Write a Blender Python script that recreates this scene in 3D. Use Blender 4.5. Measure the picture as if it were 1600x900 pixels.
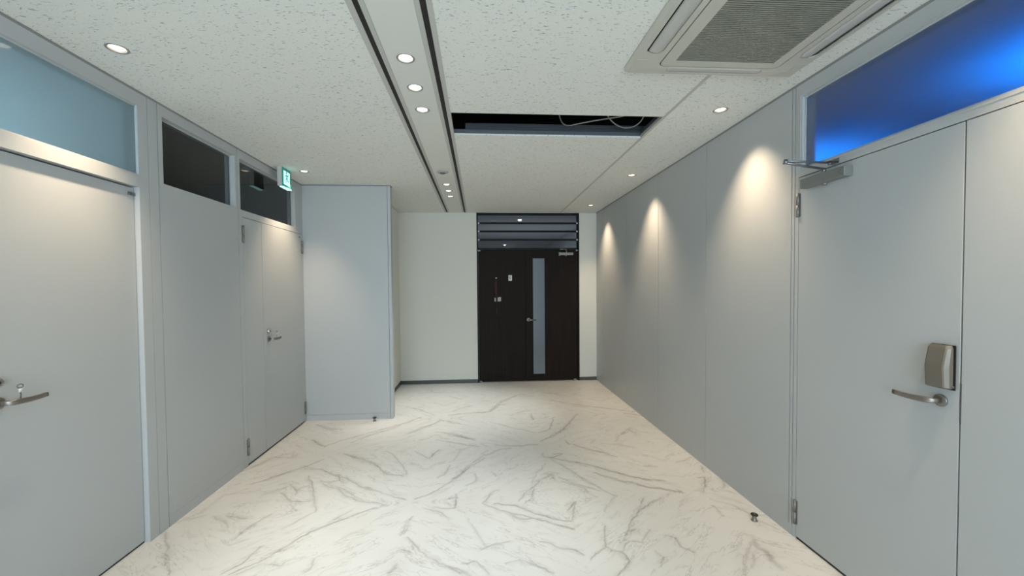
import bpy, bmesh, math, random
import numpy as np
from mathutils import Vector, Matrix
random.seed(7)
rng = np.random.default_rng(11)
SC = bpy.context.scene
for o in list(bpy.data.objects): bpy.data.objects.remove(o, do_unlink=True)
COL = SC.collection

# ------------------------------------------------------------------ camera, world, exposure
H = 2.7
XL, XR, YB, XB = -2.0, 1.877, 6.604, -1.254
YR = -4.0                                   # rear end of the corridor, behind the camera
YP = 4.885                                  # face of the projecting partition
def make_camera():
    f, cx, cy, yaw, pitch, roll = 650.0, 793.1, 465.5, 0.06657, -0.02685, 0.00823
    cyw, syw, cp, sp = math.cos(yaw), math.sin(yaw), math.cos(pitch), math.sin(pitch)
    F = Vector((syw*cp, cyw*cp, sp)); R = Vector((cyw, -syw, 0)); D = F.cross(R)
    cr, sr = math.cos(roll), math.sin(roll)
    R2 = R*cr + D*sr; D2 = -R*sr + D*cr
    cam = bpy.data.cameras.new('camera'); o = bpy.data.objects.new('camera', cam); COL.objects.link(o)
    m = Matrix((R2, -D2, -F)).transposed().to_4x4(); m.translation = Vector((0, 0, 1.524))
    o.matrix_world = m
    cam.sensor_fit = 'HORIZONTAL'; cam.sensor_width = 36; cam.lens = f/1600*36
    cam.shift_x = (800-cx)/1600; cam.shift_y = (cy-450)/1600
    cam.clip_start = 0.02; cam.clip_end = 60
    SC.camera = o
make_camera()
SC.view_settings.view_transform = 'Standard'; SC.view_settings.look = 'None'
SC.view_settings.gamma = 1; SC.view_settings.use_curve_mapping = False
SC.view_settings.exposure = 0.96
W = bpy.data.worlds.new('world'); SC.world = W; W.use_nodes = True
W.node_tree.nodes['Background'].inputs[0].default_value = (0.55, 0.68, 0.80, 1)
W.node_tree.nodes['Background'].inputs[1].default_value = 0.4

L_WHITE = (1.0, 0.97, 0.91); L_WARM = (1.0, 0.76, 0.52)
P_TRIO, P_WASH = 33.0, 42.0
def area(name, loc, rot, sx, sy, power, col):
    l = bpy.data.lights.new(name, 'AREA'); l.shape = 'RECTANGLE'; l.size = sx; l.size_y = sy
    l.energy = power; l.color = col
    o = bpy.data.objects.new(name, l); o.location = loc; o.rotation_euler = rot; COL.objects.link(o); return o
# added cool fill from behind the camera, through an unseen made-up rear window
area('rear_fill', (0.1, YR-0.12, 1.45), (math.radians(90), 0, 0), 3.0, 2.1, 120.0, (0.69, 0.855, 1.0))
# blue lamps of the meeting room on the right, shining up at its ceiling
area('blue_lamp', (3.05, 1.85, 2.40), (math.radians(180), 0, 0), 0.3, 0.5, 4.4, (0.0, 0.22, 1.0))
area('blue_lamp', (3.15, 3.75, 2.40), (math.radians(180), 0, 0), 0.3, 0.6, 4.4, (0.0, 0.22, 1.0))
area('blue_fill_lamp', (3.6, 2.5, 0.9), (math.radians(180), 0, 0), 1.2, 2.4, 0.5, (0.08, 0.12, 1.0))
# daylight in the office on the left and in the lobby beyond the dark door
area('office_lamp', (-3.3, 1.9, 1.9), (math.radians(120), 0, 0), 0.8, 0.8, 5.5, (0.62, 0.87, 1.0))
area('lobby_lamp', (0.9, 8.3, 1.0), (math.radians(150), 0, 0), 2.0, 0.9, 4.5, (0.75, 0.87, 1.0))

# ------------------------------------------------------------------ materials
def _mat(name):
    m = bpy.data.materials.new(name); m.use_nodes = True
    nt = m.node_tree; b = nt.nodes['Principled BSDF']; return m, nt, b
def plain(name, col, rough=0.5, metal=0.0, bump=0.0, bscale=60.0, spec=0.5, var=0.0):
    m, nt, b = _mat(name)
    b.inputs['Base Color'].default_value = (*col, 1); b.inputs['Roughness'].default_value = rough
    b.inputs['Metallic'].default_value = metal; b.inputs['Specular IOR Level'].default_value = spec
    tc = nt.nodes.new('ShaderNodeTexCoord'); n = nt.nodes.new('ShaderNodeTexNoise')
    n.inputs['Scale'].default_value = bscale; n.inputs['Detail'].default_value = 3
    nt.links.new(tc.outputs['Object'], n.inputs['Vector'])
    if var > 0:
        mx = nt.nodes.new('ShaderNodeMixRGB'); mx.inputs[1].default_value = (*[c*(1-var) for c in col], 1)
        mx.inputs[2].default_value = (*[min(1, c*(1+var)) for c in col], 1)
        nt.links.new(n.outputs['Fac'], mx.inputs[0]); nt.links.new(mx.outputs[0], b.inputs['Base Color'])
    if bump > 0:
        bp = nt.nodes.new('ShaderNodeBump'); bp.inputs['Strength'].default_value = bump; bp.inputs['Distance'].default_value = 0.002
        nt.links.new(n.outputs['Fac'], bp.inputs['Height']); nt.links.new(bp.outputs[0], b.inputs['Normal'])
    return m
def emit(name, col, s):
    m, nt, b = _mat(name); b.inputs['Base Color'].default_value = (*col, 1)
    b.inputs['Emission Color'].default_value = (*col, 1); b.inputs['Emission Strength'].default_value = s; return m
def glass(name, col, rough, ior=1.45):
    m, nt, b = _mat(name); b.inputs['Base Color'].default_value = (*col, 1)
    b.inputs['Roughness'].default_value = rough; b.inputs['Transmission Weight'].default_value = 1.0
    b.inputs['IOR'].default_value = ior; return m
M = {}
M['panel'] = plain('partition_panel', (0.465, 0.485, 0.485), 0.40, bump=0.2, bscale=260, var=0.03)
M['groove'] = plain('panel_groove', (0.12, 0.125, 0.125), 0.7)
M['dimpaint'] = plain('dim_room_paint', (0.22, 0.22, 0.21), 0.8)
M['frame'] = plain('steel_frame', (0.47, 0.49, 0.49), 0.40, bump=0.05, bscale=200)
M['wallpaper'] = plain('cream_wallpaper', (0.72, 0.71, 0.64), 0.8, bump=0.5, bscale=260, var=0.03)
M['white'] = plain('white_paint', (0.70, 0.71, 0.66), 0.55)
M['tbar'] = plain('ceiling_trim', (0.50, 0.50, 0.465), 0.5)
M['shadowline'] = plain('wall_top_trim', (0.26, 0.26, 0.25), 0.6)
M['black'] = plain('black_slot', (0.012, 0.011, 0.010), 0.7)
M['blackframe'] = plain('black_steel', (0.010, 0.009, 0.008), 0.5, spec=0.15)
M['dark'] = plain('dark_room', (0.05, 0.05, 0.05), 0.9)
M['plenum'] = plain('plenum_dark', (0.02, 0.02, 0.02), 0.9)
M['roomwhite'] = plain('room_paint', (0.70, 0.70, 0.70), 0.9)
M['baseboard'] = plain('vinyl_skirting', (0.075, 0.08, 0.07), 0.45)
M['steel'] = plain('brushed_steel', (0.25, 0.23, 0.205), 0.36, 0.75, bump=0.1, bscale=400)
M['chrome'] = plain('chrome', (0.62, 0.60, 0.58), 0.12, 1.0)
M['darksteel'] = plain('dark_steel', (0.24, 0.25, 0.27), 0.3, 0.8)
M['hinge'] = plain('hinge_steel', (0.22, 0.21, 0.19), 0.45, 0.4)
M['closer'] = plain('closer_silver', (0.24, 0.245, 0.235), 0.45, 0.3)
M['lock'] = plain('lock_bronze', (0.185, 0.165, 0.135), 0.45, 0.35, bump=0.1, bscale=500)
M['lockside'] = M['lock']
M['rubber'] = plain('black_rubber', (0.012, 0.011, 0.010), 0.35)
M['glass_clear'] = glass('clear_glass', (0.80, 0.84, 0.84), 0.0, 1.25)
M['glass_teal'] = glass('frosted_teal_glass', (0.62, 0.80, 0.86), 0.26)
M['glass_teal'].node_tree.nodes['Principled BSDF'].inputs['Coat Weight'].default_value = 1.0
M['glass_teal'].node_tree.nodes['Principled BSDF'].inputs['Coat Roughness'].default_value = 0.02
M['glass_blue'] = glass('frosted_glass', (0.85, 0.90, 0.95), 0.24)
M['glass_strip'] = glass('frosted_strip_glass', (0.75, 0.84, 0.88), 0.30)
M['glass_smoke'] = glass('smoked_glass', (0.58, 0.62, 0.64), 0.03, 1.3)
M['ac'] = plain('ac_plastic', (0.53, 0.52, 0.455), 0.45)
M['acflap'] = plain('ac_flap', (0.50, 0.50, 0.47), 0.4)
M['acgrille'] = plain('ac_grille', (0.27, 0.27, 0.22), 0.5)
M['acdark'] = plain('ac_gap', (0.06, 0.06, 0.05), 0.6)
M['lens'] = emit('lamp_lens', (1.0, 0.97, 0.90), 2.2)
M['lenswarm'] = emit('lamp_lens_warm', (1.0, 0.88, 0.66), 1.5)
M['lenslobby'] = emit('lamp_lens_lobby', (1.0, 0.97, 0.92), 6.0)
M['lampring'] = plain('lamp_ring', (0.33, 0.33, 0.31), 0.35, 0.3)
M['reflector'] = plain('lamp_reflector', (0.40, 0.39, 0.36), 0.45, 0.5)
M['signbody'] = plain('sign_body', (0.55, 0.55, 0.52), 0.5)
M['signgreen'] = emit('sign_green', (0.004, 0.16, 0.12), 0.45)
M['signwhite'] = emit('sign_white', (0.46, 0.86, 0.84), 0.62)
M['galv'] = plain('galvanised_steel', (0.13, 0.15, 0.165), 0.45, 0.4)
M['cable'] = plain('grey_cable', (0.30, 0.30, 0.29), 0.6)
M['whiteplastic'] = plain('white_plastic', (0.72, 0.72, 0.68), 0.4)
M['darkred'] = plain('dark_red_cloth', (0.028, 0.002, 0.004), 0.7)
M['greyplastic'] = plain('grey_plastic', (0.38, 0.38, 0.36), 0.5)

def wood_mat():
    m, nt, b = _mat('dark_wood_veneer'); N = nt.nodes; Lk = nt.links
    tc = N.new('ShaderNodeTexCoord'); mp = N.new('ShaderNodeMapping'); mp.inputs['Scale'].default_value = (60, 60, 1.2)
    n = N.new('ShaderNodeTexNoise'); n.inputs['Scale'].default_value = 1.5; n.inputs['Detail'].default_value = 5
    cr = N.new('ShaderNodeValToRGB'); cr.color_ramp.elements[0].position = .35; cr.color_ramp.elements[1].position = .7
    cr.color_ramp.elements[0].color = (0.0085, 0.0055, 0.0038, 1); cr.color_ramp.elements[1].color = (0.020, 0.0115, 0.008, 1)
    Lk.new(tc.outputs['Object'], mp.inputs[0]); Lk.new(mp.outputs[0], n.inputs['Vector']); Lk.new(n.outputs['Fac'], cr.inputs[0])
    Lk.new(cr.outputs[0], b.inputs['Base Color']); b.inputs['Roughness'].default_value = 0.55; b.inputs['Specular IOR Level'].default_value = 0.12
    return m
M['wood'] = wood_mat()

def ceiling_mat():
    m, nt, b = _mat('rockwool_ceiling_board'); N = nt.nodes; Lk = nt.links
    tc = N.new('ShaderNodeTexCoord')
    def flecks(scale, sx, sy, rot, lo, hi, seed):
        mp = N.new('ShaderNodeMapping'); mp.inputs['Scale'].default_value = (sx, sy, 1); mp.inputs['Rotation'].default_value = (0, 0, rot)
        mp.inputs['Location'].default_value = (seed, seed*.7, 0)
        wn = N.new('ShaderNodeTexNoise'); wn.inputs['Scale'].default_value = 22; wn.inputs['Detail'].default_value = 1
        ad = N.new('ShaderNodeVectorMath'); ad.operation = 'MULTIPLY_ADD'; ad.inputs[1].default_value = (.022, .022, .0)
        Lk.new(tc.outputs['Object'], wn.inputs['Vector']); Lk.new(wn.outputs['Color'], ad.inputs[0]); Lk.new(tc.outputs['Object'], ad.inputs[2])
        v = N.new('ShaderNodeTexNoise'); v.inputs['Scale'].default_value = scale; v.inputs['Detail'].default_value = 1.0
        Lk.new(ad.outputs[0], mp.inputs[0]); Lk.new(mp.outputs[0], v.inputs['Vector'])
        r = N.new('ShaderNodeMapRange'); r.inputs[1].default_value = lo; r.inputs[2].default_value = hi
        Lk.new(v.outputs['Fac'], r.inputs[0]); return r.outputs[0]
    f1 = flecks(52, 0.70, 2.3, 0.12, 0.68, 0.735, 0)
    f2 = flecks(52, 0.8, 2.3, -0.75, 0.705, 0.76, 13)
    f3 = flecks(54, 0.9, 2.4, 0.8, 0.705, 0.76, 29)
    mx = N.new('ShaderNodeMath'); mx.operation = 'MAXIMUM'; Lk.new(f1, mx.inputs[0]); Lk.new(f2, mx.inputs[1])
    mx2 = N.new('ShaderNodeMath'); mx2.operation = 'MAXIMUM'; Lk.new(mx.outputs[0], mx2.inputs[0]); Lk.new(f3, mx2.inputs[1])
    cl = N.new('ShaderNodeTexNoise'); cl.inputs['Scale'].default_value = 90; cl.inputs['Detail'].default_value = 4
    Lk.new(tc.outputs['Object'], cl.inputs['Vector'])
    base = N.new('ShaderNodeMixRGB'); base.inputs[1].default_value = (0.72, 0.735, 0.69, 1); base.inputs[2].default_value = (0.82, 0.835, 0.785, 1)
    Lk.new(cl.outputs['Fac'], base.inputs[0])
    m2 = N.new('ShaderNodeMixRGB'); m2.inputs[2].default_value = (0.30, 0.32, 0.31, 1)
    sc = N.new('ShaderNodeMath'); sc.operation = 'MULTIPLY'; sc.inputs[1].default_value = 0.9
    Lk.new(mx2.outputs[0], sc.inputs[0]); Lk.new(sc.outputs[0], m2.inputs[0]); Lk.new(base.outputs[0], m2.inputs[1])
    Lk.new(m2.outputs[0], b.inputs['Base Color']); b.inputs['Roughness'].default_value = 0.9
    inv = N.new('ShaderNodeMath'); inv.operation = 'SUBTRACT'; inv.inputs[0].default_value = 1.0; Lk.new(mx2.outputs[0], inv.inputs[1])
    bp = N.new('ShaderNodeBump'); bp.inputs['Strength'].default_value = 0.5; bp.inputs['Distance'].default_value = 0.002
    Lk.new(inv.outputs[0], bp.inputs['Height']); Lk.new(bp.outputs[0], b.inputs['Normal'])
    return m
M['ceil'] = ceiling_mat()

def marble_mat():
    m, nt, b = _mat('marble_floor_tile'); N = nt.nodes; Lk = nt.links
    at = N.new('ShaderNodeAttribute'); at.attribute_name = 'vein'
    tc = N.new('ShaderNodeTexCoord')
    # secondary veining: diagonal streaks, book-matched across the tile joints
    pp = N.new('ShaderNodeSeparateXYZ'); Lk.new(tc.outputs['Object'], pp.inputs[0])
    def mirror(sock, off, size):
        a_ = N.new('ShaderNodeMath'); a_.operation = 'ADD'; a_.inputs[1].default_value = off; Lk.new(sock, a_.inputs[0])
        p_ = N.new('ShaderNodeMath'); p_.operation = 'PINGPONG'; p_.inputs[1].default_value = size; Lk.new(a_.outputs[0], p_.inputs[0]); return p_.outputs[0]
    cb = N.new('ShaderNodeCombineXYZ'); Lk.new(mirror(pp.outputs[0], 0.47+10.3, 1.03), cb.inputs[0]); Lk.new(mirror(pp.outputs[1], -2.95+9.4, 0.94), cb.inputs[1])
    def streaks(ang, sx, sy, scale, dist, width, seed):
        rt = N.new('ShaderNodeMapping'); rt.inputs['Rotation'].default_value = (0, 0, -ang); Lk.new(cb.outputs[0], rt.inputs[0])
        mp = N.new('ShaderNodeMapping'); mp.inputs['Scale'].default_value = (sx, sy, 1); mp.inputs['Location'].default_value = (seed, seed*.37, 0); Lk.new(rt.outputs[0], mp.inputs[0])
        n = N.new('ShaderNodeTexNoise'); n.inputs['Scale'].default_value = scale; n.inputs['Detail'].default_value = 7; n.inputs['Roughness'].default_value = 0.62; n.inputs['Distortion'].default_value = dist
        Lk.new(mp.outputs[0], n.inputs['Vector'])
        s_ = N.new('ShaderNodeMath'); s_.operation = 'SUBTRACT'; s_.inputs[1].default_value = 0.5; Lk.new(n.outputs['Fac'], s_.inputs[0])
        a_ = N.new('ShaderNodeMath'); a_.operation = 'ABSOLUTE'; Lk.new(s_.outputs[0], a_.inputs[0])
        r_ = N.new('ShaderNodeMapRange'); r_.interpolation_type = 'SMOOTHSTEP'; r_.inputs[1].default_value = 0.0; r_.inputs[2].default_value = width; r_.inputs[3].default_value = 1; r_.inputs[4].default_value = 0
        Lk.new(a_.outputs[0], r_.inputs[0])
        # break the lines up with a patchy mask
        k_ = N.new('ShaderNodeTexNoise'); k_.inputs['Scale'].default_value = 2.6; k_.inputs['Detail'].default_value = 2
        Lk.new(mp.outputs[0], k_.inputs['Vector'])
        q_ = N.new('ShaderNodeMapRange'); q_.inputs[1].default_value = 0.42; q_.inputs[2].default_value = 0.60; Lk.new(k_.outputs['Fac'], q_.inputs[0])
        m_ = N.new('ShaderNodeMath'); m_.operation = 'MULTIPLY'; Lk.new(r_.outputs[0], m_.inputs[0]); Lk.new(q_.outputs[0], m_.inputs[1]); return m_.outputs[0]
    s1 = streaks(0.74, 1.0, 4.2, 1.6, 0.5, 0.016, 3.1)
    s2 = streaks(0.62, 1.4, 5.5, 2.3, 0.8, 0.030, 9.7)
    w1 = N.new('ShaderNodeMath'); w1.operation = 'MULTIPLY'; w1.inputs[1].default_value = 0.36; Lk.new(s1, w1.inputs[0])
    w2 = N.new('ShaderNodeMath'); w2.operation = 'MULTIPLY'; w2.inputs[1].default_value = 0.24; Lk.new(s2, w2.inputs[0])
    ms = N.new('ShaderNodeMath'); ms.operation = 'MAXIMUM'; Lk.new(w1.outputs[0], ms.inputs[0]); Lk.new(w2.outputs[0], ms.inputs[1])
    k = N.new('ShaderNodeTexNoise'); k.inputs['Scale'].default_value = 3.0; k.inputs['Detail'].default_value = 2
    Lk.new(tc.outputs['Object'], k.inputs['Vector'])
    cloud = N.new('ShaderNodeMixRGB'); cloud.inputs[1].default_value = (0.68, 0.68, 0.65, 1); cloud.inputs[2].default_value = (0.76, 0.76, 0.73, 1)
    Lk.new(k.outputs['Fac'], cloud.inputs[0])
    add = N.new('ShaderNodeMath'); add.operation = 'ADD'; add.use_clamp = True; Lk.new(at.outputs['Fac'], add.inputs[0]); Lk.new(ms.outputs[0], add.inputs[1])
    mx = N.new('ShaderNodeMixRGB'); mx.inputs[2].default_value = (0.22, 0.195, 0.175, 1)
    Lk.new(add.outputs[0], mx.inputs[0]); Lk.new(cloud.outputs[0], mx.inputs[1]); Lk.new(mx.outputs[0], b.inputs['Base Color'])
    b.inputs['Roughness'].default_value = 0.42; b.inputs['Specular IOR Level'].default_value = 0.35
    return m
M['marble'] = marble_mat()

# ------------------------------------------------------------------ mesh helpers
class MB:
    def __init__(s): s.v = []; s.f = []; s.sm = []
    def add(s, vs, fs, smooth=False):
        k = len(s.v); s.v += [tuple(v) for v in vs]
        for f in fs: s.f.append([i+k for i in f]); s.sm.append(smooth)
    def box(s, x0, x1, y0, y1, z0, z1):
        if x0 > x1: x0, x1 = x1, x0
        if y0 > y1: y0, y1 = y1, y0
        if z0 > z1: z0, z1 = z1, z0
        vs = [(x0,y0,z0),(x1,y0,z0),(x1,y1,z0),(x0,y1,z0),(x0,y0,z1),(x1,y0,z1),(x1,y1,z1),(x0,y1,z1)]
        s.add(vs, [(0,3,2,1),(4,5,6,7),(0,1,5,4),(1,2,6,5),(2,3,7,6),(3,0,4,7)]); return s
    def loft(s, rings, cap=True, smooth=True):
        n = len(rings[0]); vs = [p for r in rings for p in r]; fs = []
        for i in range(len(rings)-1):
            for j in range(n):
                a, b = i*n+j, i*n+(j+1) % n; fs.append((a, b, b+n, a+n))
        s.add(vs, fs, smooth)
        if cap:
            s.add(rings[0], [tuple(range(n))[::-1]]); s.add(rings[-1], [tuple(range(n))])
        return s
    def lathe(s, c, axis, prof, n=32, smooth=True, cap=True):
        ax = Vector(axis).normalized(); u = ax.orthogonal().normalized(); w = ax.cross(u); c = Vector(c)
        rings = [[c+ax*h+(u*math.cos(2*math.pi*i/n)+w*math.sin(2*math.pi*i/n))*max(r, 1e-5) for i in range(n)] for r, h in prof]
        return s.loft(rings, cap, smooth)
    def cyl(s, a, b, r, n=20, smooth=True):
        a, b = Vector(a), Vector(b); return s.lathe(a, b-a, [(r, 0), (r, (b-a).length)], n, smooth)
    def sweep(s, pts, w, h, n=12, up=(0, 0, 1), power=0.5):
        # superelliptic section along a path; w,h may be lists (half sizes along side and up)
        P = [Vector(p) for p in pts]; up = Vector(up); rings = []
        for i, p in enumerate(P):
            t = (P[min(i+1, len(P)-1)]-P[max(i-1, 0)]).normalized()
            sd = t.cross(up).normalized(); uu = sd.cross(t).normalized()
            ww = w[i] if isinstance(w, (list, tuple)) else w; hh = h[i] if isinstance(h, (list, tuple)) else h
            ring = []
            for k in range(n):
                a = 2*math.pi*(k+.5)/n; ca, sa = math.cos(a), math.sin(a)
                ring.append(p + sd*(ww*math.copysign(abs(ca)**power, ca)) + uu*(hh*math.copysign(abs(sa)**power, sa)))
            rings.append(ring)
        return s.loft(rings)
    def tube(s, pts, r, n=10):
        return s.sweep(pts, r, r, n, power=1.0, up=(0.0123, 0.02, 1))
def obj(name, mb, mat, parent=None, bevel=0.0, seg=2, loc=None):
    me = bpy.data.meshes.new(name)
    me.from_pydata([Vector(v) for v in mb.v], [], mb.f)
    me.polygons.foreach_set('use_smooth', mb.sm); me.update()
    bm = bmesh.new(); bm.from_mesh(me); bmesh.ops.remove_doubles(bm, verts=bm.verts, dist=1e-6)
    bmesh.ops.recalc_face_normals(bm, faces=bm.faces)
    if bevel > 0:
        bmesh.ops.bevel(bm, geom=[e for e in bm.edges if len(e.link_faces) == 2 and e.calc_face_angle(0) > 0.6], offset=bevel, segments=seg, affect='EDGES', profile=0.6, clamp_overlap=True)
    bm.to_mesh(me); bm.free()
    me.materials.append(M[mat] if isinstance(mat, str) else mat)
    o = bpy.data.objects.new(name, me); COL.objects.link(o)
    if parent is not None:
        root = parent
        while root.parent: root = root.parent
        me.transform(Matrix.Translation(-root.location)); o.parent = parent
    return o
def tag(o, label=None, cat=None, group=None, kind=None):
    if label: o['label'] = label
    if cat: o['category'] = cat
    if group: o['group'] = group
    if kind: o['kind'] = kind
    return o
def thing(name, loc, label=None, cat=None, group=None, kind=None):
    o = bpy.data.objects.new(name, None); o.location = loc; o.empty_display_size = 0.05; COL.objects.link(o)
    return tag(o, label, cat, group, kind)
def B(*a): return MB().box(*a)

# ================================================================== STRUCTURE
PT = 0.085                                   # partition thickness
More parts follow.
